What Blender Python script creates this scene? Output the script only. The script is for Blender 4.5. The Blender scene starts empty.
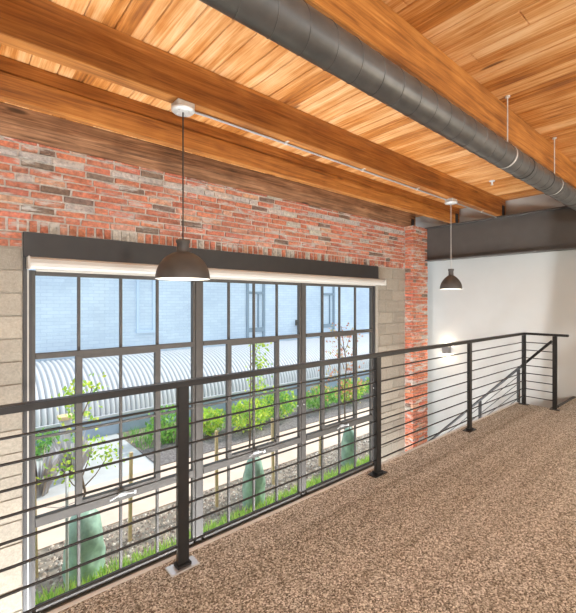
import bpy, bmesh, math, random
from mathutils import Vector, Matrix
random.seed(7)
sc = bpy.context.scene
col = sc.collection
PI = math.pi
EYE = 1.51

# ------------------------------------------------------------------ helpers
class MB:
    """collects shapes, links them as one mesh object"""
    def __init__(s): s.v, s.f, s.sm, s.c = [], [], [], []
    def add(s, vs, fs, smooth=False, colr=None):
        o = len(s.v); s.v += [tuple(p) for p in vs]
        for f in fs:
            s.f.append(tuple(i + o for i in f)); s.sm.append(smooth); s.c.append(colr)
        return s
    def box(s, x0, x1, y0, y1, z0, z1, colr=None, jit=0.0):
        j = (lambda: random.uniform(-jit, jit)) if jit else (lambda: 0.0)
        vs = [(x + j(), y + j(), z + j()) for z in (z0, z1) for y in (y0, y1) for x in (x0, x1)]
        return s.add(vs, [(0,2,3,1),(4,5,7,6),(0,1,5,4),(2,6,7,3),(0,4,6,2),(1,3,7,5)], False, colr)
    def cyl(s, p0, p1, r0, r1=None, n=12, caps=True, smooth=True, colr=None):
        r1 = r0 if r1 is None else r1
        p0, p1 = Vector(p0), Vector(p1); d = (p1 - p0).normalized()
        a = d.orthogonal().normalized(); b = d.cross(a)
        vs = []
        for p, r in ((p0, r0), (p1, r1)):
            for i in range(n):
                t = 2*PI*i/n; vs.append(p + (a*math.cos(t) + b*math.sin(t))*r)
        s.add(vs, [(i, (i+1) % n, n+(i+1) % n, n+i) for i in range(n)], smooth, colr)
        if caps:
            s.add(vs[:n], [tuple(range(n-1, -1, -1))], False, colr); s.add(vs[n:], [tuple(range(n))], False, colr)
        return s
    def path(s, pts, r, n=8, colr=None):
        pts = [Vector(p) for p in pts]; rings = []
        d = (pts[1]-pts[0]).normalized(); a = d.orthogonal().normalized()
        for i, p in enumerate(pts):
            d = (pts[min(i+1, len(pts)-1)] - pts[max(i-1, 0)]).normalized()
            a = (a - d*a.dot(d)).normalized(); b = d.cross(a)
            rr = r[i] if isinstance(r, (list, tuple)) else r
            rings.append([p + (a*math.cos(2*PI*k/n) + b*math.sin(2*PI*k/n))*rr for k in range(n)])
        vs = [q for ring in rings for q in ring]; fs = []
        for i in range(len(pts)-1):
            for k in range(n):
                fs.append((i*n+k, i*n+(k+1) % n, (i+1)*n+(k+1) % n, (i+1)*n+k))
        s.add(vs, fs, True, colr)
        s.add(rings[0], [tuple(range(n-1, -1, -1))]); s.add(rings[-1], [tuple(range(n))])
        return s
    def lathe(s, prof, n=32, c=(0,0,0), smooth=True):
        vs = [(c[0]+r*math.cos(2*PI*k/n), c[1]+r*math.sin(2*PI*k/n), c[2]+z) for r, z in prof for k in range(n)]
        fs = []
        for i in range(len(prof)-1):
            for k in range(n):
                fs.append((i*n+k, i*n+(k+1) % n, (i+1)*n+(k+1) % n, (i+1)*n+k))
        return s.add(vs, fs, smooth)
    def build(s, name, mat, parent=None, bevel=0, origin=None):
        me = bpy.data.meshes.new(name)
        o = Vector(origin) if origin else Vector((0,0,0))
        if parent is not None and origin is None: o = parent.location.copy()
        me.from_pydata([tuple(Vector(p)-o) for p in s.v], [], s.f)
        me.polygons.foreach_set('use_smooth', s.sm)
        if any(c is not None for c in s.c):
            at = me.color_attributes.new('tint', 'FLOAT_COLOR', 'CORNER')
            for p in me.polygons:
                cc = s.c[p.index] or (.5,.5,.5)
                for li in p.loop_indices: at.data[li].color = (*cc, 1)
        bm = bmesh.new(); bm.from_mesh(me)
        bmesh.ops.recalc_face_normals(bm, faces=bm.faces)
        if bevel:
            es = [e for e in bm.edges if len(e.link_faces) == 2 and e.calc_face_angle(0) > .6]
            bmesh.ops.bevel(bm, geom=es, offset=bevel, segments=2, affect='EDGES', clamp_overlap=True)
        bm.to_mesh(me); bm.free()
        me.materials.append(mat)
        ob = bpy.data.objects.new(name, me); col.objects.link(ob)
        if parent is not None: ob.parent = parent
        else: ob.location = o
        if parent is not None and origin is not None: ob.location = o - parent.location
        return ob

def tag(o, label=None, cat=None, group=None, kind=None):
    if label: o['label'] = label
    if cat: o['category'] = cat
    if group: o['group'] = group
    if kind: o['kind'] = kind
    return o
def thing(name, label, cat, loc=(0,0,0), group=None):
    o = bpy.data.objects.new(name, None); col.objects.link(o); o.location = loc; o.empty_display_size = .1
    return tag(o, label, cat, group)
def struct(name, mb, mat, label, cat, bevel=0, parent=None):
    return tag(mb.build(name, mat, parent, bevel), label, cat, None, 'structure')

# ------------------------------------------------------------------ materials
def newmat(name):
    m = bpy.data.materials.new(name); m.use_nodes = True
    nt = m.node_tree; b = nt.nodes['Principled BSDF']
    return m, nt, b
def N(nt, t, **kw):
    n = nt.nodes.new(t)
    for k, v in kw.items(): setattr(n, k, v)
    return n
def L(nt, a, b): nt.links.new(a, b)
def plain(name, c, rough=.5, metal=0, noise=0, nscale=20, bump=0):
    m, nt, b = newmat(name)
    b.inputs['Base Color'].default_value = (*c, 1); b.inputs['Roughness'].default_value = rough; b.inputs['Metallic'].default_value = metal
    if noise or bump:
        tc = N(nt, 'ShaderNodeTexCoord'); nz = N(nt, 'ShaderNodeTexNoise'); nz.inputs['Scale'].default_value = nscale; nz.inputs['Detail'].default_value = 6
        L(nt, tc.outputs['Object'], nz.inputs['Vector'])
        if noise:
            r = N(nt, 'ShaderNodeValToRGB')
            r.color_ramp.elements[0].position = .3; r.color_ramp.elements[1].position = .7
            r.color_ramp.elements[0].color = (*[x*(1-noise) for x in c], 1); r.color_ramp.elements[1].color = (*[min(1, x*(1+noise)) for x in c], 1)
            L(nt, nz.outputs['Fac'], r.inputs['Fac']); L(nt, r.outputs['Color'], b.inputs['Base Color'])
        if bump:
            bp = N(nt, 'ShaderNodeBump'); bp.inputs['Strength'].default_value = bump; bp.inputs['Distance'].default_value = .01
            L(nt, nz.outputs['Fac'], bp.inputs['Height']); L(nt, bp.outputs['Normal'], b.inputs['Normal'])
    return m
def ramp(nt, stops):
    r = N(nt, 'ShaderNodeValToRGB'); cr = r.color_ramp
    while len(cr.elements) < len(stops): cr.elements.new(.5)
    for e, (p, c) in zip(cr.elements, stops): e.position = p; e.color = (*c, 1)
    return r
def wood(name, stops, grain_axis, board=None, rough=.55, knots=True, gscale=1.0):
    """grain_axis 0: along X, 1: along Y.  board: board width across, gives each board its own tone"""
    m, nt, b = newmat(name)
    tc = N(nt, 'ShaderNodeTexCoord'); oi = N(nt, 'ShaderNodeObjectInfo')
    base = tc.outputs['Object']
    add = N(nt, 'ShaderNodeVectorMath', operation='ADD')
    mul = N(nt, 'ShaderNodeVectorMath', operation='SCALE'); mul.inputs[0].default_value = (37, 19, 53); L(nt, oi.outputs['Random'], mul.inputs['Scale'])
    L(nt, base, add.inputs[0]); L(nt, mul.outputs[0], add.inputs[1])
    vec = add.outputs[0]
    tone = None
    if board:
        sx = N(nt, 'ShaderNodeSeparateXYZ'); L(nt, base, sx.inputs[0])
        dv = N(nt, 'ShaderNodeMath', operation='DIVIDE'); dv.inputs[1].default_value = board
        L(nt, sx.outputs['X' if grain_axis == 1 else 'Y'], dv.inputs[0])
        fl = N(nt, 'ShaderNodeMath', operation='FLOOR'); L(nt, dv.outputs[0], fl.inputs[0])
        wn = N(nt, 'ShaderNodeTexWhiteNoise', noise_dimensions='1D'); L(nt, fl.outputs[0], wn.inputs['W'])
        tone = wn
        s2 = N(nt, 'ShaderNodeVectorMath', operation='SCALE'); s2.inputs['Scale'].default_value = 23.0; L(nt, wn.outputs['Color'], s2.inputs[0])
        a2 = N(nt, 'ShaderNodeVectorMath', operation='ADD'); L(nt, vec, a2.inputs[0]); L(nt, s2.outputs[0], a2.inputs[1]); vec = a2.outputs[0]
    mp = N(nt, 'ShaderNodeMapping'); mp.inputs['Scale'].default_value = (.9, 14, 14) if grain_axis == 0 else (14, .9, 14)
    L(nt, vec, mp.inputs['Vector'])
    n1 = N(nt, 'ShaderNodeTexNoise'); n1.inputs['Scale'].default_value = 1.6*gscale; n1.inputs['Detail'].default_value = 7; n1.inputs['Roughness'].default_value = .62; n1.inputs['Distortion'].default_value = .8
    L(nt, mp.outputs[0], n1.inputs['Vector'])
    mp2 = N(nt, 'ShaderNodeMapping'); mp2.inputs['Scale'].default_value = (2, 90, 90) if grain_axis == 0 else (90, 2, 90)
    L(nt, vec, mp2.inputs['Vector'])
    n2 = N(nt, 'ShaderNodeTexNoise'); n2.inputs['Scale'].default_value = 1.0; n2.inputs['Detail'].default_value = 3
    L(nt, mp2.outputs[0], n2.inputs['Vector'])
    n3 = N(nt, 'ShaderNodeTexNoise'); n3.inputs['Scale'].default_value = 2.3; n3.inputs['Detail'].default_value = 4; L(nt, vec, n3.inputs['Vector'])
    m1 = N(nt, 'ShaderNodeMath', operation='MULTIPLY_ADD'); m1.inputs[1].default_value = .35; L(nt, n2.outputs['Fac'], m1.inputs[0])
    hm = N(nt, 'ShaderNodeMath', operation='MULTIPLY'); hm.inputs[1].default_value = .65; L(nt, n1.outputs['Fac'], hm.inputs[0]); L(nt, hm.outputs[0], m1.inputs[2])
    m2 = N(nt, 'ShaderNodeMath', operation='MULTIPLY_ADD'); m2.inputs[1].default_value = .35; L(nt, n3.outputs['Fac'], m2.inputs[0])
    sb = N(nt, 'ShaderNodeMath', operation='SUBTRACT'); sb.inputs[1].default_value = .175; L(nt, m1.outputs[0], sb.inputs[0]); L(nt, sb.outputs[0], m2.inputs[2])
    fac = m2.outputs[0]
    if tone:
        m3 = N(nt, 'ShaderNodeMath', operation='MULTIPLY_ADD'); m3.inputs[1].default_value = .26; L(nt, tone.outputs['Value'], m3.inputs[0])
        sb2 = N(nt, 'ShaderNodeMath', operation='SUBTRACT'); sb2.inputs[1].default_value = .13; L(nt, fac, sb2.inputs[0]); L(nt, sb2.outputs[0], m3.inputs[2]); fac = m3.outputs[0]
    r = ramp(nt, stops); L(nt, fac, r.inputs['Fac'])
    colr = r.outputs['Color']
    if knots:
        vo = N(nt, 'ShaderNodeTexVoronoi'); mp3 = N(nt, 'ShaderNodeMapping'); mp3.inputs['Scale'].default_value = (1.1, 4.2, 4.2) if grain_axis == 0 else (4.2, 1.1, 4.2)
        L(nt, vec, mp3.inputs['Vector']); L(nt, mp3.outputs[0], vo.inputs['Vector']); vo.inputs['Scale'].default_value = 1.0
        kr = ramp(nt, [(.0, (.0,.0,.0)), (.07, (.25,.25,.25)), (.12, (1,1,1))]); L(nt, vo.outputs['Distance'], kr.inputs['Fac'])
        mx = N(nt, 'ShaderNodeMix', data_type='RGBA'); mx.inputs['A'].default_value = (*[x*.6 for x in stops[0][1]], 1)
        L(nt, kr.outputs['Color'], mx.inputs['Factor']); L(nt, colr, mx.inputs['B']); colr = mx.outputs['Result']
    L(nt, colr, b.inputs['Base Color'])
    b.inputs['Roughness'].default_value = rough
    bp = N(nt, 'ShaderNodeBump'); bp.inputs['Strength'].default_value = .25; bp.inputs['Distance'].default_value = .004
    L(nt, m1.outputs[0], bp.inputs['Height']); L(nt, bp.outputs['Normal'], b.inputs['Normal'])
    return m
def masonry(name, spread, rough=.9, scale=30, bump=.5, smear=None, smear_amt=.4):
    """base colour comes from each unit's own tint, weathered by noise, optionally smeared with mortar"""
    m, nt, b = newmat(name)
    at = N(nt, 'ShaderNodeAttribute', attribute_name='tint'); tc = N(nt, 'ShaderNodeTexCoord')
    nz = N(nt, 'ShaderNodeTexNoise'); nz.inputs['Scale'].default_value = scale; nz.inputs['Detail'].default_value = 8; nz.inputs['Roughness'].default_value = .7
    L(nt, tc.outputs['Object'], nz.inputs['Vector'])
    r = ramp(nt, [(.3, (1-spread,)*3), (.7, (1+spread,)*3)]); L(nt, nz.outputs['Fac'], r.inputs['Fac'])
    mx = N(nt, 'ShaderNodeMix', data_type='RGBA', blend_type='MULTIPLY'); mx.inputs['Factor'].default_value = 1
    L(nt, at.outputs['Color'], mx.inputs['A']); L(nt, r.outputs['Color'], mx.inputs['B'])
    out = mx.outputs['Result']
    if smear:
        n2 = N(nt, 'ShaderNodeTexNoise'); n2.inputs['Scale'].default_value = 5.5; n2.inputs['Detail'].default_value = 9; n2.inputs['Roughness'].default_value = .72
        mp = N(nt, 'ShaderNodeMapping'); mp.inputs['Scale'].default_value = (.45, 1, 2.2); L(nt, tc.outputs['Object'], mp.inputs['Vector']); L(nt, mp.outputs[0], n2.inputs['Vector'])
        sr = ramp(nt, [(1-smear_amt-.02, (0,0,0)), (1-smear_amt+.06, (.9,.9,.9))]); L(nt, n2.outputs['Fac'], sr.inputs['Fac'])
        m2 = N(nt, 'ShaderNodeMix', data_type='RGBA'); m2.inputs['B'].default_value = (*smear, 1)
        L(nt, sr.outputs['Color'], m2.inputs['Factor']); L(nt, out, m2.inputs['A']); out = m2.outputs['Result']
    L(nt, out, b.inputs['Base Color']); b.inputs['Roughness'].default_value = rough
    bp = N(nt, 'ShaderNodeBump'); bp.inputs['Strength'].default_value = bump; bp.inputs['Distance'].default_value = .006
    L(nt, nz.outputs['Fac'], bp.inputs['Height']); L(nt, bp.outputs['Normal'], b.inputs['Normal'])
    return m
def tinted(name, rough=.6, trans=0):
    m, nt, b = newmat(name)
    at = N(nt, 'ShaderNodeAttribute', attribute_name='tint'); L(nt, at.outputs['Color'], b.inputs['Base Color'])
    b.inputs['Roughness'].default_value = rough
    if trans:
        tr = N(nt, 'ShaderNodeBsdfTranslucent'); L(nt, at.outputs['Color'], tr.inputs['Color'])
        ms = N(nt, 'ShaderNodeMixShader'); ms.inputs[0].default_value = trans
        L(nt, b.outputs[0], ms.inputs[1]); L(nt, tr.outputs[0], ms.inputs[2])
        L(nt, ms.outputs[0], nt.nodes['Material Output'].inputs['Surface'])
    return m
def emit(name, c, s):
    m, nt, b = newmat(name); b.inputs['Base Color'].default_value = (*c, 1)
    b.inputs['Emission Color'].default_value = (*c, 1); b.inputs['Emission Strength'].default_value = s
    return m

M = {}
M['ceil'] = wood('ceiling_boards', [(.22, (.18,.05,.008)), (.42, (.47,.175,.032)), (.55, (.62,.31,.11)), (.72, (.79,.51,.27))], 1, board=.178, rough=.5)
M['joist'] = wood('joist_wood', [(.25, (.08,.024,.004)), (.43, (.25,.085,.013)), (.57, (.40,.155,.028)), (.75, (.56,.26,.07))], 0, rough=.55)
M['joist_dark'] = wood('weathered_joist_wood', [(.30, (.045,.020,.010)), (.44, (.16,.080,.038)), (.56, (.29,.155,.080)), (.70, (.46,.27,.15))], 0, rough=.7, gscale=1.5)
M['brick'] = masonry('old_brick', .58, smear=(.47,.44,.40), smear_amt=.45)
M['mortar'] = plain('lime_mortar', (.56,.53,.48), .95, noise=.25, nscale=40, bump=.6)
M['block'] = masonry('concrete_block', .22, scale=55, bump=.55, smear=(.42,.38,.31), smear_amt=.36)
M['block_joint'] = plain('block_joint_mortar', (.36,.33,.28), .95, noise=.15, nscale=50, bump=.3)
M['white'] = plain('white_wall_paint', (.44,.445,.43), .7, noise=.02, nscale=3)
M['steel'] = plain('charcoal_painted_steel', (.062,.058,.054), .5, noise=.1, nscale=5)
M['lintel'] = plain('black_painted_lintel', (.032,.030,.029), .5, noise=.12, nscale=8)
M['black'] = plain('black_railing_steel', (.026,.025,.025), .38, metal=.35, noise=.15, nscale=30)
M['frame'] = plain('bronze_window_frame', (.064,.057,.050), .62, metal=.0, noise=.08, nscale=15)
M['sill'] = plain('window_sill_metal', (.18,.17,.15), .4, metal=.3)
M['shade'] = plain('cream_shade_cassette', (.50,.475,.43), .55)
M['lamp'] = plain('bronze_lamp_shade', (.064,.057,.052), .5, metal=.0, noise=.1, nscale=12)
M['lamp_in'] = plain('white_lamp_inside', (.8,.78,.74), .5)
M['galv'] = plain('galvanized_steel', (.58,.59,.58), .45, metal=.35, noise=.12, nscale=30)
M['chrome'] = plain('zinc_plated_steel', (.72,.73,.74), .3, metal=.7)
M['bulb'] = emit('warm_bulb', (1,.86,.66), 4)
M['conduit'] = plain('dull_conduit_metal', (.36,.37,.38), .45, metal=.3)
M['cord'] = plain('black_cord', (.02,.02,.02), .6)
M['cord_grey'] = plain('grey_cord', (.35,.33,.31), .5)
M['hanger'] = plain('black_hanger_iron', (.012,.014,.018), .6)
M['trim_edge'] = plain('pale_edge_trim', (.60,.59,.57), .6, noise=.08, nscale=10)
M['base'] = plain('black_base', (.03,.03,.03), .5)
M['concrete'] = plain('grey_concrete', (.50,.51,.52), .85, noise=.1, nscale=3, bump=.15)
M['path'] = plain('tan_paving', (.66,.52,.43), .9, noise=.08, nscale=4, bump=.1)
M['soil'] = plain('dark_mulch', (.17,.15,.15), .95, noise=.6, nscale=30, bump=.8)
M['earth'] = plain('earth', (.25,.21,.17), .95, noise=.4, nscale=8, bump=.4)
M['corr'] = plain('corrugated_metal', (.53,.545,.58), .55, metal=.0)
M['knee'] = plain('blue_grey_knee_wall', (.34,.42,.55), .8, noise=.1, nscale=4)
M['stone'] = tinted('gravel_stone', .85)
M['leaf'] = tinted('leaf', .5, .4)
M['bark'] = plain('bark', (.20,.14,.10), .9, noise=.3, nscale=30)
M['stakewood'] = plain('pale_stake_wood', (.68,.52,.30), .7, noise=.15, nscale=25)
M['bag'] = plain('green_bag_fabric', (.30,.46,.37), .45, noise=.3, nscale=9, bump=.6)
M['whitepaint'] = plain('white_window_paint', (.62,.66,.70), .5)
M['paleblue'] = plain('pale_blue_paint', (.50,.63,.78), .6)
M['darkglass'] = plain('dark_far_glass', (.10,.14,.17), .12)
M['paleglass'] = plain('pale_blind_behind_glass', (.50,.55,.57), .25)
M['tread'] = plain('dark_stair_tread', (.10,.085,.07), .6, noise=.2, nscale=20)
M['lowfloor'] = plain('lower_floor_concrete', (.42,.40,.37), .5, noise=.12, nscale=2)

def mk_blue_brick():
    m, nt, b = newmat('blue_painted_brick')
    tc = N(nt, 'ShaderNodeTexCoord'); mp = N(nt, 'ShaderNodeMapping'); mp.inputs['Rotation'].default_value = (PI/2, 0, 0)
    L(nt, tc.outputs['Object'], mp.inputs['Vector'])
    br = N(nt, 'ShaderNodeTexBrick'); L(nt, mp.outputs[0], br.inputs['Vector'])
    br.inputs['Scale'].default_value = 1; br.inputs['Brick Width'].default_value = .30; br.inputs['Row Height'].default_value = .10
    br.inputs['Mortar Size'].default_value = .008; br.inputs['Mortar Smooth'].default_value = .3
    br.inputs['Color1'].default_value = (.52,.63,.75,1); br.inputs['Color2'].default_value = (.58,.69,.80,1); br.inputs['Mortar'].default_value = (.45,.57,.71,1)
    nz = N(nt, 'ShaderNodeTexNoise'); nz.inputs['Scale'].default_value = .7; nz.inputs['Detail'].default_value = 5; L(nt, tc.outputs['Object'], nz.inputs['Vector'])
    r = ramp(nt, [(.35, (.9,.9,.92)), (.65, (1.05,1.04,1.02))]); L(nt, nz.outputs['Fac'], r.inputs['Fac'])
    mx = N(nt, 'ShaderNodeMix', data_type='RGBA', blend_type='MULTIPLY'); mx.inputs['Factor'].default_value = 1
    L(nt, br.outputs['Color'], mx.inputs['A']); L(nt, r.outputs['Color'], mx.inputs['B']); L(nt, mx.outputs['Result'], b.inputs['Base Color'])
    b.inputs['Roughness'].default_value = .8
    bp = N(nt, 'ShaderNodeBump'); bp.inputs['Strength'].default_value = .5; bp.inputs['Distance'].default_value = .01; bp.invert = True
    L(nt, br.outputs['Fac'], bp.inputs['Height']); L(nt, bp.outputs['Normal'], b.inputs['Normal'])
    return m
M['blue'] = mk_blue_brick()

def mk_carpet():
    m, nt, b = newmat('loop_carpet')
    tc = N(nt, 'ShaderNodeTexCoord'); O = tc.outputs['Object']
    v = N(nt, 'ShaderNodeTexVoronoi'); v.inputs['Scale'].default_value = 140; L(nt, O, v.inputs['Vector'])
    sp = N(nt, 'ShaderNodeSeparateColor'); L(nt, v.outputs['Color'], sp.inputs[0])
    r1 = ramp(nt, [(.0, (.095,.076,.056)), (.30, (.28,.240,.190)), (.65, (.51,.458,.385)), (1, (.90,.85,.76))]); L(nt, sp.outputs[0], r1.inputs['Fac'])
    # darker and lighter lanes running along the gallery
    mp = N(nt, 'ShaderNodeMapping'); mp.inputs['Scale'].default_value = (.16, 5.0, 1); L(nt, O, mp.inputs['Vector'])
    n = N(nt, 'ShaderNodeTexNoise'); n.inputs['Scale'].default_value = 1.3; n.inputs['Detail'].default_value = 4; n.inputs['Distortion'].default_value = .15; L(nt, mp.outputs[0], n.inputs['Vector'])
    r2 = ramp(nt, [(.28, (.62,.60,.56)), (.42, (.87,.87,.86)), (.55, (.98,.99,1)), (.72, (1.07,1.09,1.11))]); L(nt, n.outputs['Fac'], r2.inputs['Fac'])
    mx = N(nt, 'ShaderNodeMix', data_type='RGBA', blend_type='MULTIPLY'); mx.inputs['Factor'].default_value = 1
    L(nt, r1.outputs['Color'], mx.inputs['A']); L(nt, r2.outputs['Color'], mx.inputs['B'])
    L(nt, mx.outputs['Result'], b.inputs['Base Color']); b.inputs['Roughness'].default_value = .95
    b.inputs['Specular IOR Level'].default_value = .1
    bp = N(nt, 'ShaderNodeBump'); bp.inputs['Strength'].default_value = .9; bp.inputs['Distance'].default_value = .008; bp.invert = True
    L(nt, v.outputs['Distance'], bp.inputs['Height']); L(nt, bp.outputs['Normal'], b.inputs['Normal'])
    return m
M['carpet'] = mk_carpet()

def mk_glass():
    m, nt, b = newmat('clear_window_glass'); nt.nodes.remove(b)
    tr = N(nt, 'ShaderNodeBsdfTransparent'); tr.inputs['Color'].default_value = (.96,.98,.97,1)
    gl = N(nt, 'ShaderNodeBsdfGlossy'); gl.inputs['Roughness'].default_value = .02
    fr = N(nt, 'ShaderNodeFresnel'); fr.inputs['IOR'].default_value = 1.35
    ms = N(nt, 'ShaderNodeMixShader'); L(nt, fr.outputs[0], ms.inputs[0]); L(nt, tr.outputs[0], ms.inputs[1]); L(nt, gl.outputs[0], ms.inputs[2])
    L(nt, ms.outputs[0], nt.nodes['Material Output'].inputs['Surface'])
    return m
M['glass'] = mk_glass()
def mk_duct():
    m, nt, b = newmat('dull_spiral_duct')
    tc = N(nt, 'ShaderNodeTexCoord'); nz = N(nt, 'ShaderNodeTexNoise'); nz.inputs['Scale'].default_value = 9; nz.inputs['Detail'].default_value = 5; L(nt, tc.outputs['Object'], nz.inputs['Vector'])
    r = ramp(nt, [(.3, (.075,.074,.072)), (.7, (.115,.113,.11))]); L(nt, nz.outputs['Fac'], r.inputs['Fac']); L(nt, r.outputs['Color'], b.inputs['Base Color'])
    b.inputs['Metallic'].default_value = .4; b.inputs['Roughness'].default_value = .4
    return m
M['duct'] = mk_duct()

# ------------------------------------------------------------------ setting: shell
WB = 4.19                       # inside face of the window wall
JT = .0677                      # brick course
FLOOR2 = -3.0                   # storey below
def brick_tint():
    t = random.random(); k = random.uniform(.85, 1.12)
    if t < .62: c = (.43, .155, .090)
    elif t < .76: c = (.35, .125, .075)
    elif t < .86: c = (.44, .235, .155)
    elif t < .95: c = (.16, .105, .075)
    else: c = (.42, .37, .32)
    return tuple(q*k*random.uniform(.95, 1.05) for q in c)
# main brick wall over the window and concrete block flanks (one wall object with its pieces)
wall = MB()
wall.box(-3, 6.585, WB+.014, WB+.12, 2.137, 2.96)                 # mortar body
wall_front = struct('wall_front', wall, M['mortar'], 'old red brick wall with pale mortar above the long window', 'wall')
bm_ = MB()
z = 2.25; row = 0
while z < 2.955:
    x = -3 + (row % 2)*.13 + random.uniform(-.03, .03)
    while x < 6.56:
        ln = random.choice((.25, .25, .255, .245, .24, .12))
        e = min(x+ln, 6.585)
        g = brick_tint()
        # a mortar-smeared course near the top
        if row == 8 and random.random() < .75: q_ = random.uniform(.36,.44); g = (q_, q_*.9, q_*.82)
        d = random.uniform(-.004, .005)
        bm_.box(x, e, WB+d, WB+.05, z+.0085, min(z+JT-.0085, 2.957), g, .004)
        x = e + random.uniform(.012, .02)
    z += JT; row += 1
x = -3.0
while x < 6.52:                                                  # rowlock course over the lintel
    w = random.uniform(.056, .064)
    bm_.box(x, x+w, WB+random.uniform(-.003,.004), WB+.05, 2.146, 2.244, brick_tint() if random.random() < .8 else (.40,.37,.32), .003)
    x += w + random.uniform(.016, .024)
for k in range(2):                                               # two courses left of the lintel
    x = -3 + k*.1
    while x < .47:
        e = min(x+.2, .478); bm_.box(x, e, WB+random.uniform(-.003,.004), WB+.05, 2.0+k*JT+.004, 2.0+(k+1)*JT-.008, brick_tint(), .0025); x = e+.012
bm_.build('brickwork', M['brick'], wall_front, .002)
fl = MB()
fl.box(-3, .488, WB+.012, WB+.12, FLOOR2, 2.137); fl.box(5.735, 6.585, WB+.012, WB+.12, FLOOR2, 2.137); fl.box(.488, 5.735, WB+.012, WB+.12, FLOOR2, -1.36)
fl.build('block_joints', M['block_joint'], wall_front)
bl = MB()
def blocks(x0, x1, ztop, off):
    z = ztop; k = 0
    while z > FLOOR2:
        zb = max(z-.198, FLOOR2); x = x1 + (off if k % 2 else 0) - .4*math.ceil((x1-x0)/.4) - .4
        while x < x1:
            a, b_ = max(x+.003, x0), min(x+.396, x1)
            t = random.uniform(.85, 1.12)
            if b_-a > .02: bl.box(a, b_, WB+random.uniform(-.001,.003), WB+.06, zb+.003, z-.003, (.30*t,.265*t,.212*t), .001)
            x += .4
        z -= .202; k += 1
blocks(-3, .483, 1.993, .2); blocks(5.742, 6.585, 2.135, .2)
bl.build('concrete_blocks', M['block'], wall_front, .003)

# brick pier at the corner
pier = thing('brick_pier', 'narrow red brick pier projecting at the corner beside the white wall', 'pier', (6.87, 4.1, FLOOR2))
pm = MB(); pm.box(6.604, 7.12, 4.034, 4.31, FLOOR2, 2.955); pm.build('core', M['mortar'], pier)
pb = MB(); z = FLOOR2; k = 0
def pier_tint(z):
    c = brick_tint()
    if random.random() < .5: c = (random.uniform(.42,.52), random.uniform(.135,.17), random.uniform(.07,.09))
    return c
while z < 2.93:
    x = 6.592
    for i, ln in enumerate(((.2,.2,.105) if k % 2 else (.1,.2,.2))):
        pb.box(x, x+ln, 4.02+random.uniform(-.003,.003), 4.07, z+.006, min(z+JT-.006, 2.953), pier_tint(z), .0025); x += ln+.0125
    if k % 2: pb.box(6.588, 6.63, 4.075, 4.188, z+.006, min(z+JT-.006, 2.953), pier_tint(z), .0025)
    else: pb.box(6.588, 6.63, 4.02, 4.188, z+.0065, min(z+JT-.0065, 2.9525), pier_tint(z), .0025)
    z += JT; k += 1
pb.build('brickwork', M['brick'], pier, .002)

# white end wall, the infill above the girder, other walls
wr = MB(); wr.box(7.5, 7.7, -4.6, 4.31, FLOOR2, 3.5); wr.box(7.22, 7.5, -4.6, 4.5, 2.97, 3.249)
struct('wall_right', wr, M['white'], 'smooth white end wall beneath the charcoal steel girder', 'wall')
wl = MB(); wl.box(-3.2, -3, -4.6, 4.31, FLOOR2, 3.5)
struct('wall_left', wl, M['white'], 'white wall closing the gallery on its near end', 'wall')
wb = MB()  # unseen wall, its openings added to let sky light in as fill
for a, b_ in ((-3.2,-2.7), (.2,.5), (3.4,3.7), (6.6,7.7)): wb.box(a, b_, -4.8, -4.6, 0, 3.5)
wb.box(-3.2, 7.7, -4.8, -4.6, FLOOR2, .35); wb.box(-3.2, 7.7, -4.8, -4.6, 2.95, 3.5)
struct('wall_back', wb, M['white'], 'white wall with wide openings for sky fill opposite the brick wall', 'wall')

# ceiling boards: every board with its tongue and groove
cm = MB(); w = .178
x = -2.948-.178*0
while x < 7.22:
    y = -4.6
    while y < 4.5:
        ln = random.uniform(3.5, 6)
        dz = random.uniform(-.0015, .0015)
        e = min(y+ln, 4.5)
        cm.box(x+.002, min(x+w-.002, 7.22), y, e-.002, 3.25+dz, 3.275)
        y = e
    x += w
ceil = struct('ceiling', cm, M['ceil'], 'ceiling of varnished orange pine boards running towards the brick wall', 'ceiling', .004)
cr_ = MB(); cr_.box(-3.2, 7.7, -4.8, 4.53, 3.277, 3.5); cr_.build('roof_sun_block', M['white'], ceil)  # unseen slab over the boards, put in to block the sun

# loft floor, its edge trim
fm = MB(); fm.box(-3, 7.5, -4.6, 1.69, -.25, 0); fm.box(-3, 6.46, 1.69, 2.168, -.25, 0)
floor = struct('floor', fm, M['carpet'], 'gallery floor under speckled tan loop carpet', 'floor')
tm = MB(); tm.box(-3, 6.46, 2.168, 2.2, -.28, .002)
struct('trim_1', tm, M['trim_edge'], 'pale strip along the carpet edge under the railing', 'edge trim', .002)
nm = MB(); nm.box(6.6, 7.5, 1.69, 1.73, -.2, .012)
struct('trim_2', nm, M['base'], 'black nosing at the top of the stairs by the white wall', 'nosing', .003)
lf = MB(); lf.box(-3.2, 7.7, -4.8, 4.53, FLOOR2-.15, FLOOR2)
struct('floor_lower', lf, M['lowfloor'], 'concrete floor of the storey below', 'floor')
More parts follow.
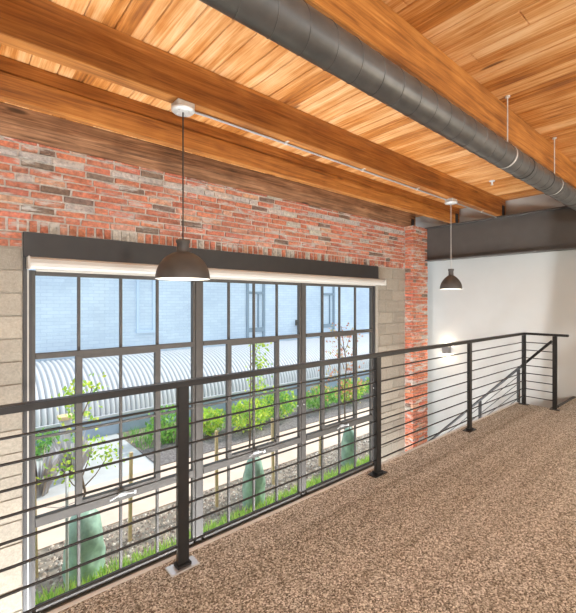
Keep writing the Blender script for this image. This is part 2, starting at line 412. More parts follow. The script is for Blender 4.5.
# a crushed stain on the carpet
# ------------------------------------------------------------------ timber joists, girder, hangers
def joist(y, d, ztop, zbot, mat, label, x1=7.15, hang=True, split=0):
    t = thing('timber_joist', label, 'beam', (-2.99, y+d/2, zbot), 'timber joists under the boards')
    m = MB()
    if split: m.box(-2.99, x1, y, y+d, zbot, split-.0015); m.box(-2.99, x1, y+.002, y+d, split+.0015, ztop)
    else: m.box(-2.99, x1, y, y+d, zbot, ztop)
    m.build('joist_body', mat, t, .004)
    if hang:
        h = MB(); h.box(x1-.16, x1-.07, y-.012, y-.001, zbot+.005, zbot+.17); h.box(x1-.16, x1-.07, y+d+.001, y+d+.012, zbot+.005, zbot+.17)
        h.box(x1-.16, x1-.07, y-.012, y+d+.012, zbot-.006, zbot-.0005)
        h.build('joist_hanger', M['hanger'], t, .001)
    return t
ZB = 2.96
joist(4.192, .12, 3.249, ZB, M['joist_dark'], 'weathered brown joist lying on top of the brick wall', 6.97)
joist(3.397, .085, 3.249, ZB, M['joist'], 'orange joist with a long crack, next out from the brick wall', split=3.138)
joist(2.60, .115, 3.249, ZB, M['joist'], 'dark orange joist beside the conduit, between pendant box and duct')
joist(1.345, .115, 3.249, ZB, M['joist'], 'orange joist directly above the round spiral duct')

gd = thing('steel_girder', 'charcoal painted steel girder crossing in front of the white wall', 'girder', (7.1, 0, 2.31))
g = MB(); g.box(7.095, 7.12, -4.59, 4.015, 2.33, 2.94); g.build('web', M['steel'], gd)
g = MB(); g.box(7.0, 7.215, -4.59, 4.015, 2.31, 2.33); g.build('flange', M['steel'], gd, .003)
g = MB(); g.box(7.0, 7.215, -4.59, 4.015, 2.94, 2.958); g.build('flange', M['steel'], gd, .003)

# ------------------------------------------------------------------ spiral duct
DX0, DX1, DY, DZ, DR = -2.9, 6.96, 1.30, EYE+1.236, .0955
du = thing('spiral_duct', 'round grey spiral air duct hung below the orange joist', 'duct', (DX0, DY, DZ))
d = MB(); d.cyl((DX0, DY, DZ), (DX1, DY, DZ), DR, n=48); d.build('pipe', M['duct'], du)
s = MB(); pitch = .18; pts = []
nseg = int((DX1-DX0-.05)/pitch*28)
for i in range(nseg):
    t = i/28*2*PI; pts.append((DX0+.02+pitch*i/28, DY+DR*math.cos(t), DZ+DR*math.sin(t)))
s.path(pts, .0028, 6); s.build('spiral_seam', M['duct'], du)
for xx, wd in ((3.98, .02), (4.55, .05), (4.86, .03), (5.55, .03), (6.5, .04)):
    b_ = MB(); b_.cyl((xx, DY, DZ), (xx+wd, DY, DZ), DR+.006, n=48); b_.build('coupling_band', M['duct'], du)
for xx in (3.56, 4.84, 6.12):
    r_ = MB(); r_.cyl((xx, DY-.02, DZ+DR-.005), (xx, DY-.02, 3.249), .0055, n=8); r_.cyl((xx, DY-.02, 3.238), (xx, DY-.02, 3.2495), .02, n=10)
    r_.build('hanger_rod', M['galv'], du)
    st = MB(); st.cyl((xx-.012, DY, DZ), (xx+.012, DY, DZ), DR+.003, n=40, caps=False); st.build('hanger_strap', M['galv'], du)

# ------------------------------------------------------------------ window: three bays
def bay(n, x0, x1, mull, label):
    t = thing('window_%d' % n, label, 'window', ((x0+x1)/2, WB+.06, -1.34)); t['kind'] = 'structure'
    y0, y1 = WB+.02, WB+.085
    zt, zb = 1.80, -1.29
    fr = MB(); fr.box(x0, x0+.03, y0+.006, y1, zb-.05, zt); fr.box(x1-.03, x1, y0+.006, y1, zb-.05, zt); fr.box(x0+.03, x1-.03, y0, y1, zt-.045, zt); fr.box(x0+.03, x1-.03, y0-.01, y1-.02, zb-.06, zb)
    fr.build('frame', M['frame'], t, .003)
    for zc, hh in ((1.01, .026), (-.515, .042)):
        m = MB(); m.box(x0+.03, x1-.03, y0-.004, y1-.005, zc-hh, zc+hh); m.build('transom', M['frame'], t, .003)
    for i, mx in enumerate(mull):
        m = MB(); m.box(mx-.0125, mx+.0125, y0+.014, y1-.015, 1.036, zt-.045); m.box(mx-.0125, mx+.0125, y0+.014, y1-.015, zb, -.557)
        m.box(mx-.0125, mx+.0125, y0+.014, y1-.015, -.473, .984) if i == 1 else None
        m.build('mullion', M['frame'], t, .002)
    a, b_ = mull[0], mull[2]                                     # opening sash in the middle two lights
    m = MB(); hw = .029
    m.box(a-hw, a+hw, y0+.004, y1-.004, -.473, .984); m.box(b_-hw, b_+hw, y0+.004, y1-.004, -.473, .984)
    m.box(a+hw, b_-hw, y0+.004, y1-.004, .955, .984); m.box(a+hw, b_-hw, y0+.004, y1-.004, -.473, -.435)
    m.build('sash', M['frame'], t, .003)
    m = MB()
    xs = [x0+.03, a-hw, a+hw, mull[1]-.0125, mull[1]+.0125, b_-hw, b_+hw, x1-.03]
    for i in range(0, 8, 2): m.box(xs[i], xs[i+1], y0+.01, y1-.02, .245, .266)
    m.build('muntin_bar', M['frame'], t)
    gm = MB(); gm.add([(x0+.02, y0+.03, zb), (x1-.02, y0+.03, zb), (x1-.02, y0+.03, zt-.02), (x0+.02, y0+.03, zt-.02)], [(0,1,2,3)]); 
    gm.build('glass_pane', M['glass'], t)
    c = mull[1]
    h = MB(); h.box(c-.04, c+.04, y0-.04, y0-.012, -.50, -.465); h.path([(c-.13, y0-.05, -.50), (c-.02, y0-.03, -.478), (c+.12, y0-.055, -.49)], .008, 8); h.cyl((c+.12, y0-.055, -.50), (c+.12, y0-.055, -.47), .012)
    tag(h.build('window_operator', M['chrome'], t, 0), 'silver window operator')
    return t
bay(1, .557, 2.192, (.95, 1.348, 1.74), 'left bay of the tall steel window, nearest the grey block wall')
bay(2, 2.268, 3.903, (2.67, 3.062, 3.458), 'middle bay of the tall steel window, between two thick posts')
bay(3, 3.974, 5.62, (4.373, 4.768, 5.163), 'right bay of the tall steel window, nearest the brick pier')
for n, (a, b_, lab) in enumerate(((2.192, 2.268, 'thick bronze post between left and middle window bays'), (3.903, 3.974, 'thick bronze post between middle and right window bays')), 3):
    m = MB(); m.box(a+.001, b_-.001, WB+.012, WB+.10, -1.35, 1.80); struct('trim_%d' % n, m, M['frame'], lab, 'window post', .004)
m = MB(); m.box(.49, 5.735, WB-.03, WB+.115, -1.42, -1.352); struct('trim_5', m, M['sill'], 'grey metal sill along the bottom of the window', 'sill', .004)
m = MB(); m.box(.49, .5195, WB-.005, WB+.1, -1.35, 1.91); m.box(.5345, .556, WB+.015, WB+.1, -1.35, 1.80); struct('trim_6', m, M['lintel'], 'black steel angle down the left edge of the window', 'window jamb')
m = MB(); m.box(.520, .534, WB+.01, WB+.1, -1.35, 1.80); struct('trim_7', m, M['shade'], 'thin cream strip inside the left edge of the window', 'window jamb')
m = MB(); m.box(5.621, 5.66, WB+.0, WB+.1, -1.35, 1.80); struct('trim_8', m, M['lintel'], 'black steel angle down the right edge of the window', 'window jamb')
m = MB(); m.box(5.661, 5.735, WB+.004, WB+.1, -1.35, 1.91); struct('trim_9', m, M['block_joint'], 'pale mortar reveal right of the window', 'window reveal')
m = MB(); m.box(.49, 5.72, WB-.022, WB+.13, 1.915, 2.14); m.box(.49, 5.72, WB-.05, WB-.022, 1.915, 1.925)
for sx in (.60, .63, .66):
    for sz in (1.99, 2.04): m.cyl((sx, WB-.027, sz), (sx, WB-.022, sz), .005, n=8)
ln_ = m.build('steel_lintel', M['lintel'], None, .002, (3.1, WB, 1.915)); tag(ln_, 'long black steel lintel above the window', 'lintel')
rs = thing('roller_shade', 'long cream roller shade cassette under the black lintel', 'window shade', (3.1, WB-.06, 1.81))
m = MB(); r0 = .052
prof = [(0, .0), (-.075, .0), (-.098, .02), (-.104, .05), (-.098, .085), (-.075, .104), (0, .104)]
vs = [(xx, WB-.014+p[0], 1.808+p[1]) for xx in (.53, 5.79) for p in prof]; k = len(prof)
m.add(vs, [(i, (i+1) % k, k+(i+1) % k, k+i) for i in range(k)] + [tuple(range(k)), tuple(range(2*k-1, k-1, -1))]); m.build('cassette', M['shade'], rs)
for xx in (.512, 5.791):
    m = MB(); m.box(xx, xx+.017, WB-.128, WB-.012, 1.80, 1.917); m.build('end_cap', M['shade'], rs, .006)
m = MB(); m.box(.58, 5.6, WB-.05, WB-.03, 1.788, 1.806); m.build('hem_bar', M['shade'], rs, .003)

# ------------------------------------------------------------------ pendants and conduit
def pendant(x, y, R_, zr, zd, zc, ztop, cordmat, label, pw):
    t = thing('pendant_lamp', label, 'pendant lamp', (x, y, zr), 'pendant lamps hanging before the brick wall')
    pro = []; n = 14; rc = .048*R_/.205
    for i in range(n+1):
        a = i/n*PI/2; pro.append((rc*.8 + (R_-rc*.8)*math.sin(a)**pw, zd + (zr-zd)*(1-math.cos(a))))
    inner = [(max(r-.006, .001), z_-.004) for r, z_ in pro]; inner[-1] = (R_-.006, zr+.0005)
    m = MB(); m.lathe(pro, 48, (x, y, 0)); m.build('lamp_shade', M['lamp'], t)
    m = MB(); m.lathe([pro[-1], (R_-.006, zr-.001)] + inner[::-1], 48, (x, y, 0)); m.build('shade_lining', M['lamp_in'], t)
    m = MB(); m.lathe([(.001, zc+.002), (rc*1.12, zc), (rc*1.12, zc-.02), (rc*.95, zc-.03), (rc*.95, zd+.002), (rc*1.1, zd-.012)], 28, (x, y, 0)); m.build('lamp_cap', M['lamp'], t)
    m = MB(); m.cyl((x, y, zc), (x, y, ztop), .0055, n=8); m.build('cord', cordmat, t)
    m = MB(); m.lathe([(.001, .075), (.02, .07), (.033, .045), (.03, .02), (.018, -.012), (.016, -.06)][::-1] if False else [(.001, -.055), (.022, -.045), (.033, -.015), (.03, .012), (.017, .04), (.015, .09)], 20, (x, y, zr+.085)); m.build('bulb', M['bulb'], t)
    cz = 2.908
    m = MB(); m.lathe([(.001, cz-.012), (.075, cz-.01), (.084, cz), (.084, cz+.012), (.001, cz+.014)], 28, (x, y, 0))
    for k in range(4): m.cyl((x+.05*math.cos(k*PI/2+.6), y+.05*math.sin(k*PI/2+.6), cz-.02), (x+.05*math.cos(k*PI/2+.6), y+.05*math.sin(k*PI/2+.6), cz-.008), .007, n=8)
    tag(m.build('ceiling_canopy', M['galv'], t), 'silver ceiling canopy')
    m = MB(); m.box(x-.066, x+.066, y-.058, y+.058, cz+.0145, 2.9595); tag(m.build('junction_box', M['galv'], t, .004), 'silver junction box')
    return t
PY = 2.66
pendant(1.285, PY, .194, 1.678, 1.874, 1.9636, 2.9, M['cord'], 'large dark bronze dome pendant in front of the window', 1.15)
pendant(5.342, PY, .148, 1.694, 1.888, 1.976, 2.9, M['cord_grey'], 'smaller far pendant hanging before the steel girder', 1.6)
CY, CZ = 2.692, 2.9475
cd = thing('electrical_conduit', 'thin silver conduit under the dark joist, running between two pendants', 'conduit', (1.36, CY, CZ))
m = MB(); m.path([(1.352, CY, CZ-.006), (1.5, CY, CZ), (3.5, CY, CZ), (5.275, CY, CZ)], .0085, 10); m.build('tube', M['conduit'], cd)
m = MB(); m.path([(5.409, CY, CZ), (6.0, CY, CZ), (6.5, CY, CZ), (6.99, CY, CZ)], .0085, 10); m.build('tube', M['conduit'], cd)
for xx in (2.3, 3.4, 4.5, 6.4):
    m = MB(); m.cyl((xx-.012, CY, CZ), (xx+.012, CY, CZ), .0125, n=12); m.box(xx-.012, xx+.012, CY-.04, CY+.02, 2.9565, 2.9595); m.build('conduit_strap', M['galv'], cd)
sp = thing('ceiling_sprinkler', 'small pale sprinkler head on the ceiling boards near the girder', 'sprinkler', (5.87, 2.316, 3.19))
m = MB(); m.lathe([(.001, 3.249), (.04, 3.2485), (.038, 3.238), (.012, 3.234), (.012, 3.20), (.001, 3.199)], 20, (5.87, 2.316, 0)); m.build('escutcheon', M['whitepaint'], sp)
m = MB(); m.lathe([(.001, 3.192), (.022, 3.19), (.022, 3.187), (.001, 3.186)], 16, (5.87, 2.316, 0)); m.box(5.868, 5.872, 2.302, 2.304, 3.188, 3.21); m.box(5.868, 5.872, 2.328, 2.330, 3.188, 3.21); m.build('deflector', M['chrome'], sp)

# sconce
sx, sy, sz = 7.499, 3.80, .56
so = thing('wall_sconce', 'small grey box sconce glowing up and down on the white wall', 'wall lamp', (sx, sy, sz-.07))
m = MB(); m.box(sx-.11, sx-.001, sy-.065, sy-.06, sz-.07, sz+.07); m.box(sx-.11, sx-.001, sy+.06, sy+.065, sz-.07, sz+.07); m.box(sx-.11, sx-.105, sy-.06, sy+.06, sz-.07, sz+.07); m.box(sx-.006, sx-.001, sy-.06, sy+.06, sz-.07, sz+.07)
m.build('lamp_housing', plain('sconce_grey', (.16,.155,.15), .5), so)
m = MB(); m.box(sx-.10, sx-.012, sy-.055, sy+.055, sz-.02, sz+.02); m.build('light_source', emit('sconce_glow', (1,.85,.65), 25), so)

# ------------------------------------------------------------------ guard railing
RY = 2.075
rail = thing('guard_railing', 'black steel guard railing with horizontal rods along the carpet edge', 'railing', (1.0, RY, 0))
RX1 = 6.42
RY1 = 1.685
m = MB(); m.box(-2.95, RX1+.02, RY-.026, RY+.026, 1.028, 1.062); m.build('top_rail', M['black'], rail, .004)
m = MB(); m.box(RX1-.032, RX1+.02, RY1-.155, RY-.0265, 1.028, 1.062); m.build('top_rail', M['black'], rail, .004)
posts = [-2.65, -.82, 1.0, 2.835, 4.62]
zr = [.125+.1135*k for k in range(8)]
for px in posts:
    m = MB(); m.box(px-.033, px+.033, RY-.016, RY+.016, .010, 1.028); p = m.build('post', M['black'], rail, .003)
    m = MB(); m.box(px-.085, px+.085, RY-.045, RY+.045, .0005, .010)
    bp = m.build('base_plate', M['chrome'] if px == 1.0 else M['black'], rail, .002)
    if px == 1.0: tag(bp, 'silver base plate')
    for dx in (-.062, .062):
        m = MB(); m.cyl((px+dx, RY, .0105), (px+dx, RY, .022), .013, n=6, smooth=False); m.build('bolt', M['chrome'], bp)
    m = MB(); m.box(px-.042, px+.042, RY-.03, RY+.03, .0105, .03); m.build('post_foot', M['black'], rail, .003)
for py in (RY, RY1):
    m = MB(); m.box(RX1-.042, RX1-.012, py-.027, py+.027, .010, 1.028); m.build('post', M['black'], rail, .003)
    m = MB(); m.box(RX1-.06, RX1+.006, py-.06, py+.06, .0005, .010); m.build('base_plate', M['black'], rail, .002)
for z in zr:
    m = MB(); m.cyl((-2.95, RY+.004, z), (RX1-.042, RY+.004, z), .0065, n=10); m.build('rod', M['black'], rail)
    m = MB(); m.cyl((RX1-.027, RY-.027, z), (RX1-.027, RY1+.027, z), .0065, n=10); m.build('rod', M['black'], rail)

# stairs and their railing
SX = 6.52
str_ = thing('staircase', 'stairs going down along the white wall beyond the railing', 'stairs', (7.0, 1.74, FLOOR2))
for k in range(1, 13):
    yy = 1.74 + (k-1)*.2; zz = -.2*k
    if yy+.27 < 4.0:
        m = MB(); m.box(6.60, 7.46, yy, yy+.26, zz-.04, zz); m.build('tread', M['tread'], str_, .003)
for xx in (6.555, 7.462):
    m = MB(); vs = [(xx+dx, yy, zz) for dx in (0, .035) for yy, zz in ((1.735, -.02), (4.0, -2.285), (4.0, -2.58), (1.735, -.32))]
    m.add(vs, [(0,1,2,3), (7,6,5,4), (0,4,5,1), (1,5,6,2), (2,6,7,3), (3,7,4,0)]); m.build('stringer', M['black'], str_)
sr = thing('stair_railing', 'black sloping stair railing descending in front of the white wall', 'railing', (SX, 2.2, -.5))
def hz(y): return .955 - 1.03*(y-1.75)
m = MB(); m.path([(SX, 1.755, hz(1.755)), (SX, 2.8, hz(2.8)), (SX, 3.95, hz(3.95))], .019, 10); m.build('handrail', M['black'], sr)
for yy in (2.19, 2.76, 3.56):
    m = MB(); m.box(SX-.016, SX+.016, yy-.02, yy+.02, hz(yy)-1.05, hz(yy)-.015); m.build('post', M['black'], sr)
for k in range(1, 9):
    o_ = .1135*k*1.0
    m = MB(); m.cyl((SX, 2.19, hz(2.19)-o_), (SX, 3.95, hz(3.95)-o_), .0055, n=8); m.build('rod', M['black'], sr)

# ------------------------------------------------------------------ outside
GZ = -1.84
def slab(name, x0, x1, y0, y1, z1, mat, label, cat, kind='structure'):
    m = MB(); m.box(x0, x1, y0, y1, z1-.1, z1); return tag(m.build(name, mat, None, 0), label, cat, None, kind)
slab('ground', -12, 40, 4.32, 30, GZ-.04, M['earth'], 'bare earth under the garden beds', 'ground')
slab('garden_path', -12, 40, 6.2, 7.72, GZ, M['path'], 'tan paved path running past the window', 'path')
slab('walkway', -3.5, 3.2, 7.72, 10.38, GZ-.002, M['concrete'], 'grey concrete walkway leading to the low corrugated shed', 'walkway')
slab('mulch_bed', 3.2, 26, 7.72, 8.8, GZ+.02, M['soil'], 'dark mulch bed beside the tan path', 'garden bed')
slab('lawn_soil', 3.2, 26, 8.8, 10.38, GZ+.0, M['earth'], 'soil under the lawn', 'ground')
slab('planting_strip', -6, 26, 4.32, 6.2, GZ-.015, M['earth'], 'planting strip under the window', 'ground')
# pea gravel
gv = MB()
for i in range(5200):
    x = random.uniform(-.3, 11.5); y = random.uniform(5.12, 6.19); r = random.uniform(.014, .034)
    t = random.uniform(.45, 1.25); hue = random.choice(((.55,.46,.39), (.44,.35,.29), (.62,.56,.50), (.32,.24,.20)))
    c = tuple(min(.9, q*t) for q in hue); a = random.random()*6
    pts = [(x+r*math.cos(a+q*2*PI/5)*random.uniform(.7,1.2), y+r*math.sin(a+q*2*PI/5)*random.uniform(.7,1.2), GZ-.014) for q in range(5)]
    top = (x+random.uniform(-.3,.3)*r, y+random.uniform(-.3,.3)*r, GZ-.014+r*random.uniform(.6,1))
    gv.add(pts+[top], [(q, (q+1) % 5, 5) for q in range(5)], False, c)
tag(gv.build('gravel', M['stone'], None), 'brown and grey gravel around the young trees', 'gravel', None, 'stuff')
def blades(mb, n, x0, x1, y0, y1, h, cols):
    for i in range(n):
        x = random.uniform(x0, x1); y = random.uniform(y0, y1); a = random.uniform(0, 2*PI); hh = h*random.uniform(.5, 1.2); w_ = .008+.02*h
        ca, sa = math.cos(a), math.sin(a); lx, ly = random.uniform(-.5,.5)*hh, random.uniform(-.5,.5)*hh
        c = random.choice(cols); t = random.uniform(.8, 1.2); c = tuple(min(1, q*t) for q in c)
        mb.add([(x-ca*w_, y-sa*w_, GZ-.02), (x+ca*w_, y+sa*w_, GZ-.02), (x+lx, y+ly, GZ+hh)], [(0,1,2)], False, c)
gr = MB(); GC = [(.38,.62,.12), (.50,.70,.14), (.28,.52,.10), (.64,.74,.20)]
blades(gr, 14000, -.2, 12, 4.5, 5.2, .12, GC)
tag(gr.build('grass', M['leaf'], None), 'strip of bright green grass just outside the window', 'grass', None, 'stuff')
gr = MB(); blades(gr, 9000, 3.25, 22, 8.75, 10.24, .16, [(.20,.48,.10), (.28,.56,.13), (.16,.40,.09)])
tag(gr.build('lawn', M['leaf'], None), 'green lawn in front of the corrugated shed', 'lawn', None, 'stuff')

# low shed with curved corrugated cladding
shed = thing('corrugated_shed', 'low shed clad in curved white corrugated metal', 'shed', (8, 11.4, GZ))
m = MB(); m.box(-3.5, 24, 10.4, 12.44, GZ-.05, -1.33); m.build('knee_wall', M['knee'], shed)
m = MB(); yb, yt, z0_, z1_ = 10.36, 12.4, -1.34, -.10
nx = int(27.5/.0125); na = 16; vs = []; fs = []
for i in range(nx+1):
    xx = -3.5 + i*.0125; wv = -.065*math.exp(-(((xx+3.5) % .125-.0625)/.019)**2)
    for j in range(na+1):
        a = PI/2*j/na; vs.append((xx, yt-(yt-yb+wv)*math.cos(a), z0_+(z1_-z0_+wv)*math.sin(a)))
for i in range(nx):
    for j in range(na): fs.append((i*(na+1)+j, (i+1)*(na+1)+j, (i+1)*(na+1)+j+1, i*(na+1)+j+1))
m.add(vs, fs, True); m.build('corrugated_cladding', M['corr'], shed)
m = MB(); m.box(-3.5, 24, 10.30, 10.355, -1.36, -1.31); m.build('edge_flashing', M['corr'], shed)

# blue painted brick building
bb = thing('blue_building', 'pale blue painted brick building across the garden', 'building', (8, 12.9, GZ))
m = MB(); m.box(-6, 34, 12.5, 16, GZ-.05, 7.0); m.build('wall', M['blue'], bb)
for a, b_ in ((8.66, 9.55), (12.78, 13.68), (16.9, 17.8)):
    f_ = MB(); f_.box(a, a+.10, 12.44, 12.5, -.05, 3.4); f_.box(b_-.10, b_, 12.44, 12.5, -.05, 3.4); f_.box(a+.1, b_-.1, 12.44, 12.5, 3.3, 3.4); f_.box(a+.1, b_-.1, 12.44, 12.5, .33, .50); f_.box(a+.1, b_-.1, 12.44, 12.5, 1.82, 1.92); f_.box(a+.1, b_-.1, 12.42, 12.5, -.05, .05); f_.box((a+b_)/2+.1, (a+b_)/2+.14, 12.44, 12.5, .5, 1.82)
    w_ = tag(f_.build('window', plain('far_window_frame', (.20,.27,.34), .5) if 'fw' not in M else M['fw'], bb), 'blue grey window frame'); M['fw'] = w_.data.materials[0]
    p = MB(); p.box(a+.1, a+.3, 12.48, 12.499, .05, 3.3); p.build('dark_pane', M['darkglass'], w_)
    p = MB(); p.box(a+.3, b_-.1, 12.48, 12.499, .05, 3.3); p.build('pane', M['paleglass'], w_)
f_ = MB()
for q in ((4.45, 4.53, .6, 2.35), (4.97, 5.05, .6, 2.35)): f_.box(q[0], q[1], 12.45, 12.5, q[2], q[3])
f_.box(4.53, 4.97, 12.45, 12.5, 2.27, 2.35); f_.box(4.43, 5.07, 12.42, 12.5, .52, .6)
w_ = tag(f_.build('window', M['paleblue'], bb), 'pale framed blocked window'); p = MB(); p.box(4.53, 4.97, 12.475, 12.499, .6, 2.27); p.build('infill_panel', M['blue'], w_)
f_ = MB(); f_.path([(11.3, 12.5, .62), (11.3, 12.32, .68), (11.3, 12.24, .6)], .02, 8); f_.lathe([(.03, .62), (.12, .5), (.16, .38), (.15, .38), (.02, .6)], 20, (11.3, 12.24, 0)); f_.box(11.22, 11.38, 12.47, 12.5, .5, .74)
tag(f_.build('building_lamp', M['lamp'], bb), 'dark wall lamp')

# plants
def leaf_add(mb, p, size, c):
    d = Vector((random.gauss(0,1), random.gauss(0,1), random.gauss(0,.6))).normalized(); u = d.orthogonal().normalized()
    u = (Matrix.Rotation(random.uniform(0, 2*PI), 3, d) @ u); n_ = d.cross(u)
    p = Vector(p); s_ = size*random.uniform(.7, 1.25); t = random.uniform(.8, 1.2); c = tuple(min(1, q*t) for q in c)
    mb.add([p, p+u*s_*.5+n_*s_*.32+d*.1*s_, p+u*s_, p+u*s_*.5-n_*s_*.32+d*.1*s_], [(0,1,2), (0,2,3)], False, c)
YG = [(.52,.70,.08), (.40,.62,.08), (.66,.76,.12), (.28,.50,.08)]
GR = [(.18,.44,.09), (.26,.52,.10), (.36,.60,.14), (.14,.34,.08)]
RD = [(.62,.24,.14), (.68,.36,.24), (.52,.20,.10), (.60,.52,.22)]
def tree(x, y, top, spread, clusters, nleaf, cols, label, size=.06):
    t = thing('young_tree', label, 'tree', (x, y, GZ), 'young staked trees under the window')
    m = MB(); pts = [(x+random.uniform(-.012,.012)*i, y+random.uniform(-.012,.012)*i, GZ-.05+(top-.05-GZ)*i/7) for i in range(8)]
    m.path(pts, [.022-.0022*i for i in range(8)], 8); tr = m.build('trunk', M['bark'], t)
    lf_ = MB(); br = MB()
    for (dx, dy, zc, rr, w_) in clusters:
        zt = max(GZ+.9, zc-.35); f_ = (zt-GZ)/(top-GZ); b0 = Vector((x, y, zt)); b1 = Vector((x+dx, y+dy, zc))
        br.path([b0, b0.lerp(b1, .5)+Vector((0,0,-.04)), b1], [.009, .007, .004], 6)
        for i in range(int(nleaf*w_)):
            q = Vector((random.gauss(0,1), random.gauss(0,1), random.gauss(0,1)*.8))*rr*.5
            leaf_add(lf_, b1+q, size, random.choice(cols))
    br.build('branches', M['bark'], t); lf_.build('foliage', M['leaf'], t)
    return t
TX = (1.25, 3.83, 6.25); TY = 5.42
tree(TX[0], TY, .55, .5, [(-.10,0,.36,.22,1), (.12,.0,.42,.16,.6), (.0,.05,.05,.26,1), (-.05,-.1,-.30,.24,.7), (-.22,-.05,-.53,.22,1), (.32,.0,-.50,.22,1), (.15,.1,-.35,.16,.4)], 75, YG, 'young tree with sparse yellow green leaves in the left window bay')
tree(TX[1], TY, .95, .4, [(.22,.05,.75,.16,.8), (.2,.0,.45,.16,1.2), (.2,.05,.1,.2,1), (.1,0,-.25,.22,.9), (-.05,0,-.5,.2,.6), (.22,0,-.1,.2,.6)], 70, YG, 'young tree with yellow green leaves in the middle window bay')
tree(TX[2], TY, 1.1, .5, [(-.18,.05,.85,.22,1), (.2,.0,.82,.2,.8), (-.05,.05,.45,.26,1), (.25,0,.1,.26,1.1), (-.2,.1,.0,.24,.8), (.1,0,-.35,.25,1)], 75, RD, 'young tree with reddish orange leaves in the right window bay')
def bag(x, y, h, w_, label):
    m = MB(); n = 28; rows = 12; vs = []; fs = []
    for j in range(rows+1):
        t = j/rows; rad = w_/2*(1-.12*t) * (1 if t < .55 else math.sqrt(max(.02, 1-((t-.55)/.52)**2)))
        for k in range(n):
            a = 2*PI*k/n; q = rad*(1+.06*math.sin(4*a+t*9)+.04*math.sin(9*a+1.3-t*14)+.02*math.sin(23*t+3*a))
            vs.append((x+q*math.cos(a), y+q*.85*math.sin(a), GZ-.02+h*t))
    for j in range(rows):
        for k in range(n): fs.append((j*n+k, j*n+(k+1) % n, (j+1)*n+(k+1) % n, (j+1)*n+k))
    fs.append(tuple(range(rows*n, rows*n+n)))
    m.add(vs, fs, True)
    t = thing('watering_bag', label, 'watering bag', (x, y, GZ), 'green watering bags around the young trees')
    m.build('bag_body', M['bag'], t)
    s_ = MB(); s_.path([(x-.05, y-.06, GZ+h-.06), (x-.04, y-.05, GZ+h+.06), (x+.03, y-.05, GZ+h+.06), (x+.05, y-.06, GZ+h-.06)], .008, 6); s_.build('strap', M['bark'], t)
for i, (h, w_, lab) in enumerate(((.80, .46, 'plump green watering bag in the left window bay'), (.78, .40, 'tapered green watering bag in the middle window bay'), (.76, .34, 'slim green watering bag in the right window bay'))):
    bag(TX[i], TY-.12, h, w_, lab)
SL = ('pale wooden stake left of the yellow green tree, by the block wall', 'pale wooden stake right of the plump watering bag', 'pale wooden stake left of the tapered watering bag', 'pale wooden stake right of the tapered watering bag', 'pale wooden stake left of the slim watering bag', 'pale wooden stake right of the slim watering bag')
for i, (x, tx) in enumerate(((.79, TX[0]), (1.91, TX[0]), (3.31, TX[1]), (4.50, TX[1]), (5.72, TX[2]), (6.85, TX[2]))):
    t = thing('tree_stake', SL[i], 'stake', (x, 5.62, GZ), 'wooden stakes of the young trees')
    ht = 1.2 + random.uniform(-.05, .08); ln = random.uniform(-.03, .03)
    m = MB(); m.add([(x-.022, 5.598, GZ-.05), (x+.022, 5.598, GZ-.05), (x+.022, 5.642, GZ-.05), (x-.022, 5.642, GZ-.05), (x-.022+ln, 5.598, GZ+ht), (x+.022+ln, 5.598, GZ+ht), (x+.022+ln, 5.642, GZ+ht), (x-.022+ln, 5.642, GZ+ht)], [(3,2,1,0), (4,5,6,7), (0,1,5,4), (1,2,6,5), (2,3,7,6), (3,0,4,7)])
    m.build('post', M['stakewood'], t, .004)
    m = MB(); m.path([(x+ln*.8, 5.594, GZ+ht*.72), ((x+tx)/2, 5.50, GZ+ht*.66), (tx, TY+.022, GZ+ht*.70)], .005, 6); m.build('tie', M['cord_grey'], t)
m = MB(); m.cyl((1.0, 5.0, GZ-.05), (1.0, 5.0, -.42), .018, n=10); tag(m.build('metal_stake', M['galv'], None, 0, (1.0, 5.0, GZ)), 'thin grey metal stake in front of the plump watering bag', 'stake')

def shrub(x, y, rx, ry, h, n, cols, label, group, size=.10, accent=None):
    t = thing('shrub', label, 'shrub', (x, y, GZ), group)
    m = MB()
    for k in range(6):
        a = k*PI/3+random.random(); m.path([(x, y, GZ-.02), (x+.3*rx*math.cos(a), y+.3*ry*math.sin(a), GZ+h*.35), (x+.6*rx*math.cos(a), y+.6*ry*math.sin(a), GZ+h*.7)], [.012, .009, .005], 5)
    m.build('stems', M['bark'], t)
    m = MB()
    for i in range(n):
        d = Vector((random.gauss(0,1), random.gauss(0,1), random.gauss(0,1))).normalized(); q = random.uniform(.55, 1.0)
        p = (x+d.x*rx*q, y+d.y*ry*q, GZ+h*.52+d.z*h*.48*q)
        leaf_add(m, p, size, random.choice(accent) if accent and random.random() < .28 and d.z > 0 else random.choice(cols))
    m.build('foliage', M['leaf'], t)
GP = 'shrubs along the mulch bed'
shrub(3.95, 8.95, .55, .5, .85, 620, GR+[(.34,.58,.12)], 'green shrub at the corner of the concrete walkway', GP)
shrub(4.86, 8.65, .38, .4, .75, 460, YG, 'yellow green shrub second from the concrete walkway', GP)
shrub(5.85, 8.3, .62, .5, .85, 700, YG, 'broad yellow green shrub in the middle window bay', GP)
shrub(7.0, 8.5, .55, .45, .95, 620, YG+GR, 'mixed green shrub right of the broad yellow green one', GP)
shrub(8.6, 8.4, .6, .45, .8, 620, GR, 'green shrub with orange tips at the start of the right window bay', GP, .10, [(.7,.45,.2)])
shrub(10.0, 8.4, .62, .45, .85, 640, GR+YG, 'green shrub with orange tips in the middle of the right bay', GP, .10, [(.75,.40,.22)])
shrub(11.6, 8.4, .62, .45, .9, 640, GR+YG, 'green shrub with orange tips farthest right along the mulch bed', GP, .10, [(.75,.40,.22)])
shrub(1.35, 9.9, .75, .4, .55, 560, GR, 'low green shrub against the shed at the far left', 'shrubs by the shed')
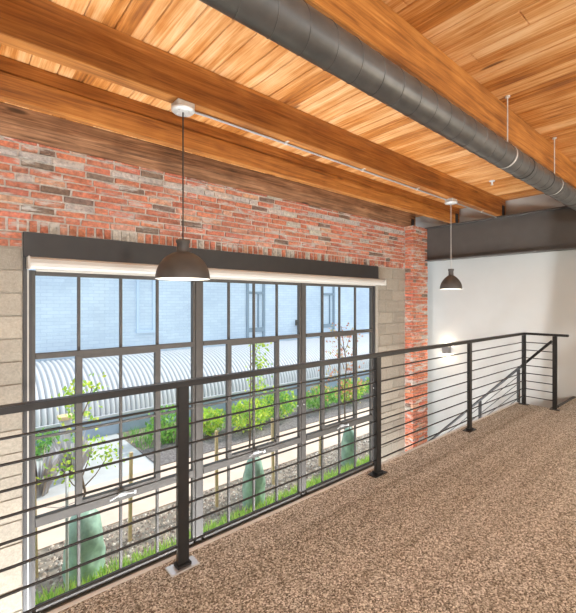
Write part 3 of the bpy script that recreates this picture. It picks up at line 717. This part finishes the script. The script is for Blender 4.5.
# grey ornamental grasses and a wooden post at far left
for i, (x, y, lab) in enumerate(((1.15, 7.95, 'grey dry ornamental grass clump at the left edge of the walkway'), (1.75, 8.4, 'grey dry ornamental grass clump beside the wooden post'))):
    t = thing('ornamental_grass', lab, 'grass clump', (x, y, GZ), 'dry grass clumps on the walkway')
    m = MB()
    for k in range(150):
        a = random.uniform(0, 2*PI); r = random.uniform(0, .14); hh = random.uniform(.4, .85); tl = random.uniform(.02, .25)
        c = random.choice(((.50,.50,.53), (.62,.62,.65), (.40,.38,.40), (.55,.48,.40)))
        bx, by = x+r*math.cos(a), y+r*math.sin(a)
        m.add([(bx-.01, by, GZ-.01), (bx+.01, by, GZ-.01), (bx+tl*math.cos(a)*.6, by+tl*math.sin(a)*.6, GZ+hh*.7), (bx+tl*math.cos(a)*1.3, by+tl*math.sin(a)*1.3, GZ+hh)], [(0,1,2), (1,3,2)], False, c)
    m.build('blades', M['leaf'], t)
t = thing('wooden_post', 'short wooden post with a tan cap near the low shed', 'post', (1.75, 8.9, GZ))
m = MB(); m.box(1.67, 1.83, 8.82, 8.98, GZ-.02, -.85); m.build('shaft', M['concrete'], t, .005)
m = MB(); m.box(1.62, 1.88, 8.77, 9.03, -.85, -.78); m.build('post_cap', M['stakewood'], t, .008)

# ------------------------------------------------------------------ light
w = bpy.data.worlds.new('sky'); sc.world = w; w.use_nodes = True
bg = w.node_tree.nodes['Background']; bg.inputs['Color'].default_value = (.80,.90,1,1); bg.inputs['Strength'].default_value = 1.9
sd = bpy.data.lights.new('sun', 'SUN'); sd.energy = 4.6; sd.angle = math.radians(1.5); sd.color = (1,.95,.87)
so_ = bpy.data.objects.new('sun', sd); col.objects.link(so_)
so_.rotation_euler = Vector((-1.0, .03, -.80)).to_track_quat('-Z', 'Y').to_euler()
def lamp(name, loc, e, c=(1,.86,.68), r=.15):
    d = bpy.data.lights.new(name, 'POINT'); d.energy = e; d.color = c; d.shadow_soft_size = r
    o = bpy.data.objects.new(name, d); col.objects.link(o); o.location = loc; return o
for i, (x, y, e) in enumerate(((-2.0, -2.6, 300), (.9, -3.0, 360), (5.9, -2.7, 200))):
    lamp('gallery_fill', (x, y, 1.7), e, (1,.95,.88), .14)  # added fill lights behind the camera, without fixtures
lamp('pendant_light', (1.285, PY, 1.72), 7, (1,.85,.65), .04); lamp('pendant_light', (5.342, PY, 1.73), 6, (1,.85,.65), .04)
for dz in (.10, -.10): lamp('sconce_light', (sx-.06, sy, sz+dz), 5, (1,.82,.6), .03)
lamp('gallery_fill', (5.08, -1.2, 1.0), 130, (1,.88,.68), .1)  # extra fill added out of view to brighten the right ceiling boards
# added fill lights hidden below the floor edge, brightening joists and boards
for x in (-1.2, .7, 2.6, 4.5): lamp('lower_fill', (x, 2.5, -2.74), 420, (.93,.96,1), .22)

# ------------------------------------------------------------------ camera
cd_ = bpy.data.cameras.new('camera'); cam = bpy.data.objects.new('camera', cd_); col.objects.link(cam); sc.camera = cam
cam.location = (0, 0, EYE); cam.rotation_euler = (PI/2, 0, -math.radians(90-49.15))
cd_.sensor_fit = 'HORIZONTAL'; cd_.sensor_width = 36; cd_.lens = 36*390/576; cd_.shift_y = -4.5/576; cd_.clip_start = .02
vs_ = sc.view_settings; vs_.view_transform = 'Standard'; vs_.look = 'None'; vs_.gamma = 1; vs_.exposure = 0; vs_.use_curve_mapping = False
sc.cycles.use_denoising = True; sc.cycles.max_bounces = 10; sc.cycles.diffuse_bounces = 6; sc.cycles.transparent_max_bounces = 16; sc.cycles.sample_clamp_indirect = 6
